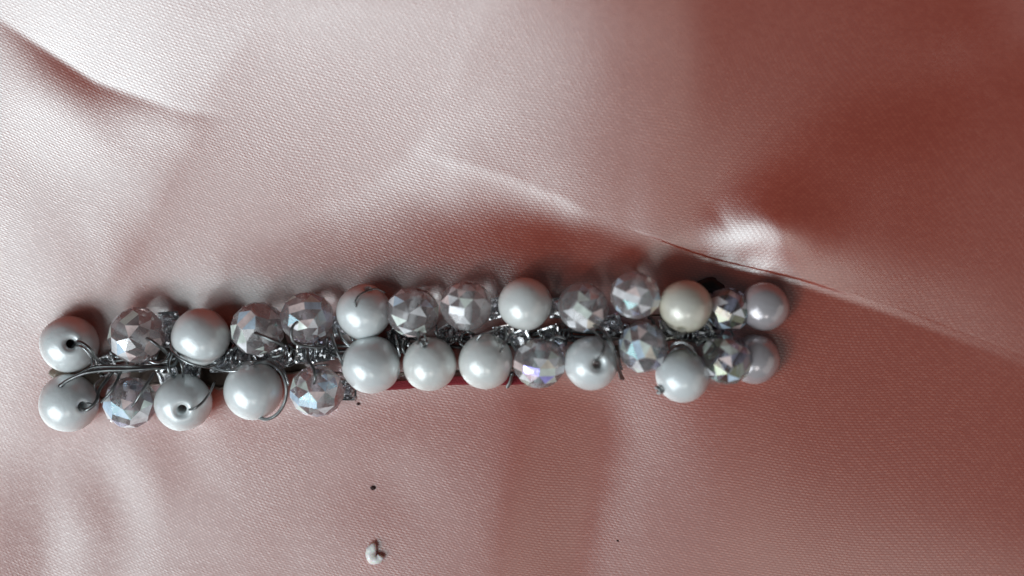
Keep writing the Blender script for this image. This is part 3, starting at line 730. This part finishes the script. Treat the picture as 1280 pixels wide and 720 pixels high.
# rhinestones: four-clawed silver cup with a cut stone in it
def cup_mesh(s):
    bm = bmesh.new()
    h = s * 0.55
    def ring(a, z): return [bm.verts.new((x * a, y * a, z)) for x, y in ((-1, -1), (1, -1), (1, 1), (-1, 1))]
    rr = [ring(s * 0.62, 0), ring(s, h * 0.5), ring(s, h), ring(s * 0.80, h), ring(s * 0.78, h * 0.45)]
    for a, b in zip(rr, rr[1:]):
        for k in range(4): bm.faces.new((a[k], a[(k + 1) % 4], b[(k + 1) % 4], b[k]))
    bm.faces.new(rr[0]); bm.faces.new(rr[-1])
    for x, y in ((-1, -1), (1, -1), (1, 1), (-1, 1)):        # claws folded over the stone
        res = bmesh.ops.create_icosphere(bm, subdivisions=1, radius=s * 0.24, matrix=Matrix.Translation((x * s * 0.78, y * s * 0.78, h * 1.08)) @ Matrix.Diagonal((1, 1, 0.7, 1)))
    return bm
def stone_mesh(s):
    bm = bmesh.new()
    h = s * 0.55
    def ring(a, z, off=0): return [bm.verts.new((math.cos((k + off) * math.pi / 4) * a, math.sin((k + off) * math.pi / 4) * a, z)) for k in range(8)]
    r0, r1, r2 = ring(s * 0.45, h * 1.35, 0.5), ring(s * 0.80, h * 1.02), ring(s * 0.15, h * 0.45)
    bm.faces.new(r0)
    for k in range(8):
        bm.faces.new((r0[k], r1[k], r1[(k + 1) % 8])); bm.faces.new((r0[k], r1[(k + 1) % 8], r0[(k + 1) % 8]))
        bm.faces.new((r1[k], r2[k], r2[(k + 1) % 8], r1[(k + 1) % 8]))
    bm.faces.new(r2[::-1])
    return bm
cup0 = link_mesh('rhinestone', cup_mesh(0.115), SILVER, clip, False)
st0 = link_mesh('stone', stone_mesh(0.115), STONE, cup0, False)
spots = [(212, 402, .34, 0.0), (211, 423, .30, 0.1), (150, 512, .22, 0.2), (432, 487, .18, -0.1), (428, 405, .25, 0.2), (276, 452, .22, -.05), (300, 448, .24, .1), (382, 441, .26, -.1),
         (352, 446, .22, .3), (622, 385, .30, .2), (652, 424, .22, .4), (764, 455, .22, .3), (700, 386, .26, 0), (188, 452, .22, .2), (243, 461, .22, .0), (330, 440, .2, .4), (132, 456, .2, .4),
         (408, 440, .24, .1), (500, 424, .22, .2), (560, 420, .22, .5), (630, 416, .22, .1), (690, 420, .22, .3), (765, 408, .22, .2), (836, 412, .2, .1), (880, 416, .15, .4), (212, 468, .24, .2)]
for i, (px, py, z, a) in enumerate(spots):
    if i == 0: c, s_ = cup0, st0
    else:
        c = cup0.copy(); s_ = st0.copy()
        C.objects.link(c); C.objects.link(s_); c.parent = clip; s_.parent = c
    c.location = pc(px, py, z + (0.08 if i > 4 else -0.02))
    c.rotation_euler = (random.uniform(-.35, .35), random.uniform(-.35, .35), a + 0.06)

# glue between the first two pearls
def blob(name, px, py, z, sx, sy, sz, mat, parent, seed):
    bm = bmesh.new()
    bmesh.ops.create_icosphere(bm, subdivisions=3, radius=1)
    for v in bm.verts:
        n = noise.noise(v.co * 1.4 + Vector((seed, 0, 0)))
        v.co = Vector((v.co.x * sx, v.co.y * sy, v.co.z * sz)) * (1 + 0.3 * n)
    return link_mesh(name, bm, mat, parent, True, pc(px, py, z))
blob('glue_blob', 74, 467, .36, .12, .07, .10, GLUE, clip, 1)
blob('glue_blob', 114, 473, .30, .15, .12, .10, GLUE, clip, 4)

# wires seen one by one; points are (px, py, height)
def wire(pts, r=0.017, mat=None, ball=0.0, sub=7):
    return link_mesh('wire', tube(smooth_path([pc(*p) for p in pts], sub), r, 8, ball), mat or WIRE, clip)
wire([(75, 483, .74), (84, 476, .80), (104, 467, .86), (128, 463, .84), (160, 462, .80), (196, 460, .74), (215, 458, .60), (222, 448, .45)], .021, ball=.35)
wire([(98, 469, .80), (118, 459, .82), (150, 458, .80), (180, 458, .76), (210, 455, .66)], .016)
wire([(94, 430, .55), (95, 428, .80), (101, 428, .88), (112, 436, .88), (120, 448, .80), (132, 456, .72), (150, 461, .62), (172, 460, .50)], .019)
wire([(90, 432, .70), (101, 433, .90), (110, 441, .89), (116, 453, .80), (112, 463, .66)], .014, WIRE_BRIGHT)
wire([(102, 511, .70), (106, 513, .84), (114, 509, .86), (121, 500, .84), (124, 488, .78), (134, 474, .74), (142, 463, .62)], .021, ball=.3)
wire([(108, 504, .80), (118, 505, .82), (122, 494, .80), (119, 482, .72), (128, 472, .6)], .015)
wire([(183, 423, .80), (188, 425, .86), (196, 431, .84), (204, 437, .78), (212, 445, .66)], .019)
wire([(212, 440, .70), (206, 450, .76), (196, 454, .80), (187, 451, .80), (186, 446, .74)], .014, WIRE_BRIGHT)
wire([(165, 508, .74), (170, 502, .82), (178, 489, .84), (186, 476, .80), (192, 466, .66)], .018)
wire([(152, 463, .62), (146, 476, .70), (140, 488, .72), (132, 497, .70), (126, 503, .60)], .016)
wire([(216, 440, .58), (211, 452, .74), (211, 464, .76), (217, 471, .66), (222, 470, .50)], .016, WIRE_BRIGHT)
wire([(220, 430, .60), (224, 446, .74), (228, 460, .76), (229, 472, .60)], .014)
wire([(214, 425, .50), (215, 438, .70), (226, 448, .78), (240, 455, .78), (262, 459, .70), (276, 452, .60)], .016, WIRE_BRIGHT)
wire([(236, 512, .60), (238, 512, .82), (244, 510, .90), (254, 502, .88), (262, 491, .80), (268, 478, .66)], .0145)
wire([(318, 454, .66), (338, 454, .84), (352, 466, .90), (358, 484, .90), (356, 502, .84), (347, 517, .74), (334, 524, .66), (321, 521, .60)], .019)
wire([(332, 449, .60), (346, 452, .80), (356, 466, .86), (361, 482, .84)], .011, WIRE_BRIGHT)
wire([(318, 416, .78), (328, 420, .86), (340, 425, .86), (351, 430, .82), (355, 437, .76), (350, 444, .76), (340, 446, .74)], .020)
wire([(262, 459, .60), (285, 464, .70), (304, 462, .72), (318, 455, .64)], .013, WIRE_BRIGHT)
wire([(298, 440, .55), (300, 450, .68), (302, 460, .60)], .013, WIRE_BRIGHT)
wire([(372, 402, .74), (366, 408, .82), (364, 418, .82), (368, 428, .78), (384, 433, .74), (400, 434, .72), (407, 430, .70), (406, 424, .62)], .017)
wire([(384, 434, .60), (386, 450, .72), (392, 460, .78), (394, 472, .80), (392, 480, .76)], .016)
wire([(414, 418, .62), (420, 436, .72), (427, 452, .70), (433, 468, .55)], .016)
wire([(422, 410, .50), (428, 424, .62), (440, 436, .62)], .014, WIRE_BRIGHT)
wire([(445, 384, .79), (444, 377, .80), (449, 369, .80), (458, 364, .77), (470, 361, .70), (482, 366, .60)], .010)
wire([(494, 418, .50), (497, 432, .62), (500, 446, .58)], .013, WIRE_BRIGHT)
wire([(506, 420, .50), (503, 434, .62), (509, 448, .55)], .013)
wire([(522, 414, .60), (524, 424, .80), (529, 432, .82), (530, 434, .74)], .018)
wire([(530, 436, .70), (534, 428, .80), (530, 418, .66)], .012, WIRE_BRIGHT)
wire([(625, 440, .72), (630, 430, .80), (633, 420, .68), (630, 408, .5)], .013)
wire([(588, 418, .5), (592, 430, .6), (602, 418, .7), (622, 412, .6)], .013, WIRE_BRIGHT)
wire([(744, 452, .60), (747, 449, .80), (753, 441, .86), (755, 430, .84), (749, 420, .78), (740, 414, .66), (728, 415, .5)], .014)
wire([(736, 404, .60), (752, 412, .74), (762, 428, .80), (769, 446, .74), (773, 462, .56), (776, 474, .40)], .014, WIRE)
wire([(748, 402, .55), (758, 416, .74), (765, 430, .76), (770, 446, .62)], .011, WIRE_BRIGHT)
wire([(772, 455, .50), (776, 468, .42), (779, 474, .34)], .020)
wire([(640, 466, .50), (638, 476, .40), (634, 484, .26)], .022)
wire([(838, 436, .60), (842, 430, .72), (854, 428, .76), (864, 434, .74), (869, 444, .62)], .013, WIRE_BRIGHT)
wire([(836, 442, .60), (844, 436, .70), (856, 434, .70), (864, 442, .6)], .011)
wire([(826, 400, .55), (834, 412, .66), (844, 418, .66), (858, 416, .60)], .016)
wire([(872, 430, .5), (884, 424, .60), (894, 434, .66), (886, 444, .68)], .014)
wire([(820, 484, .50), (824, 486, .62), (827, 490, .58), (822, 491, .44)], .022)

# the tangle of wire wound round the base between the two rows
rnd = random.Random(21)
for k in range(44):
    px = 132 + 780 * k / 44 + rnd.uniform(-10, 10)
    z0 = 0.30 - droop(px)
    ang = rnd.uniform(-1.3, 1.3) + (math.pi if rnd.random() < .5 else 0)
    x, y = px, rnd.uniform(-12, 12)
    pts = []
    for j in range(rnd.randint(4, 6)):
        pts.append((x, spine(x) - 2 + max(-21, min(21, y)), z0 + rnd.uniform(0, .26)))
        ang += rnd.uniform(-1.1, 1.1)
        st = rnd.uniform(6, 13)
        x += st * math.cos(ang); y += st * math.sin(ang)
    wire(pts, rnd.uniform(.012, .019), WIRE_BRIGHT if rnd.random() < .6 else WIRE, sub=5)
# close-wound coils along the middle
for (x0, x1, dy) in ((232, 262, 0), (268, 300, -2), (356, 408, -2), (486, 508, -4), (556, 580, -6), (690, 716, -6), (776, 800, -8), (846, 872, -2)):
    pts = []
    turns = (x1 - x0) / 6.5
    M = int(turns * 8)
    for j in range(M + 1):
        u = j / M; a = u * turns * 2 * math.pi
        x = x0 + (x1 - x0) * u
        pts.append((x, spine(x) + dy + 8 * math.cos(a) , 0.36 - droop(x) + 0.07 * math.sin(a)))
    link_mesh('wire_coil', tube([pc(*p) for p in pts], 0.012, 6), WIRE_BRIGHT if int(x0) % 4 < 2 else WIRE, clip)
# core wires running the length of the clip
for j, dy in enumerate((-7, 0, 6)):
    pts = [(x, spine(x) + dy + rnd.uniform(-4, 4), 0.27 - droop(x) + rnd.uniform(0, .06)) for x in range(118, 930, 28)]
    wire(pts, 0.02, WIRE, sub=4)

# ------------------------------------------------------------------ small things on the cloth
def on_cloth(px, py):
    z = 0.0
    for _ in range(6):
        p = pt(px, py, z); z = cloth_height(p.x, p.y)
    return pt(px, py, z)

def chipped_bead():
    # a short thick broken ring of white glass
    bm = bmesh.new()
    N, n = 26, 12
    a0, a1 = math.radians(112), math.radians(350)
    rings = []
    for i in range(N + 1):
        u = i / N
        a = a0 + (a1 - a0) * u
        th = (0.046 + 0.016 * math.sin(math.pi * min(1, u * 1.1))) * (0.55 if i in (0, N) else 1)
        c = Vector((math.cos(a) * 0.062, math.sin(a) * 0.080, 0))
        d = Vector((math.cos(a), math.sin(a), 0))
        rings.append([bm.verts.new(c + (d * math.cos(2 * math.pi * k / n) * th + Vector((0, 0, 1)) * math.sin(2 * math.pi * k / n) * th * 0.8) * (1 + 0.18 * noise.noise(c * 30 + Vector((k * .4, 0, 0))))) for k in range(n)])
    for a, b in zip(rings, rings[1:]):
        for k in range(n): bm.faces.new((a[k], a[(k + 1) % n], b[(k + 1) % n], b[k]))
    bm.faces.new(rings[0][::-1]); bm.faces.new(rings[-1])
    p = on_cloth(471, 690)
    o = link_mesh('seed_bead', bm, CHALK, None, True, (p.x, p.y, p.z + 0.04), Quaternion((0, 0, 1), math.radians(-14)))
    o['label'] = 'tiny chipped white seed bead lying alone on the satin below the clip'
    o['category'] = 'bead'
chipped_bead()

def speck(px, py, s, label, seed):
    bm = bmesh.new()
    bmesh.ops.create_icosphere(bm, subdivisions=2, radius=1)
    for v in bm.verts:
        q = 1 + 0.5 * noise.noise(v.co * 2 + Vector((seed, 0, 0)))
        v.co = Vector((v.co.x * s * 1.4, v.co.y * s, v.co.z * s * 0.6)) * q
    p = on_cloth(px, py)
    o = link_mesh('lint_speck', bm, SPECK, None, True, (p.x, p.y, p.z + s * 0.4))
    o['label'] = label; o['category'] = 'lint speck'
speck(466, 610, 0.024, 'tiny dark brown speck on the satin above the chipped white bead', 3)
speck(772, 676, 0.010, 'faint dark speck near the bottom edge of the satin, right of the white bead', 8)
speck(448, 505, 0.015, 'small dark speck close under the lower row of pearls', 5)
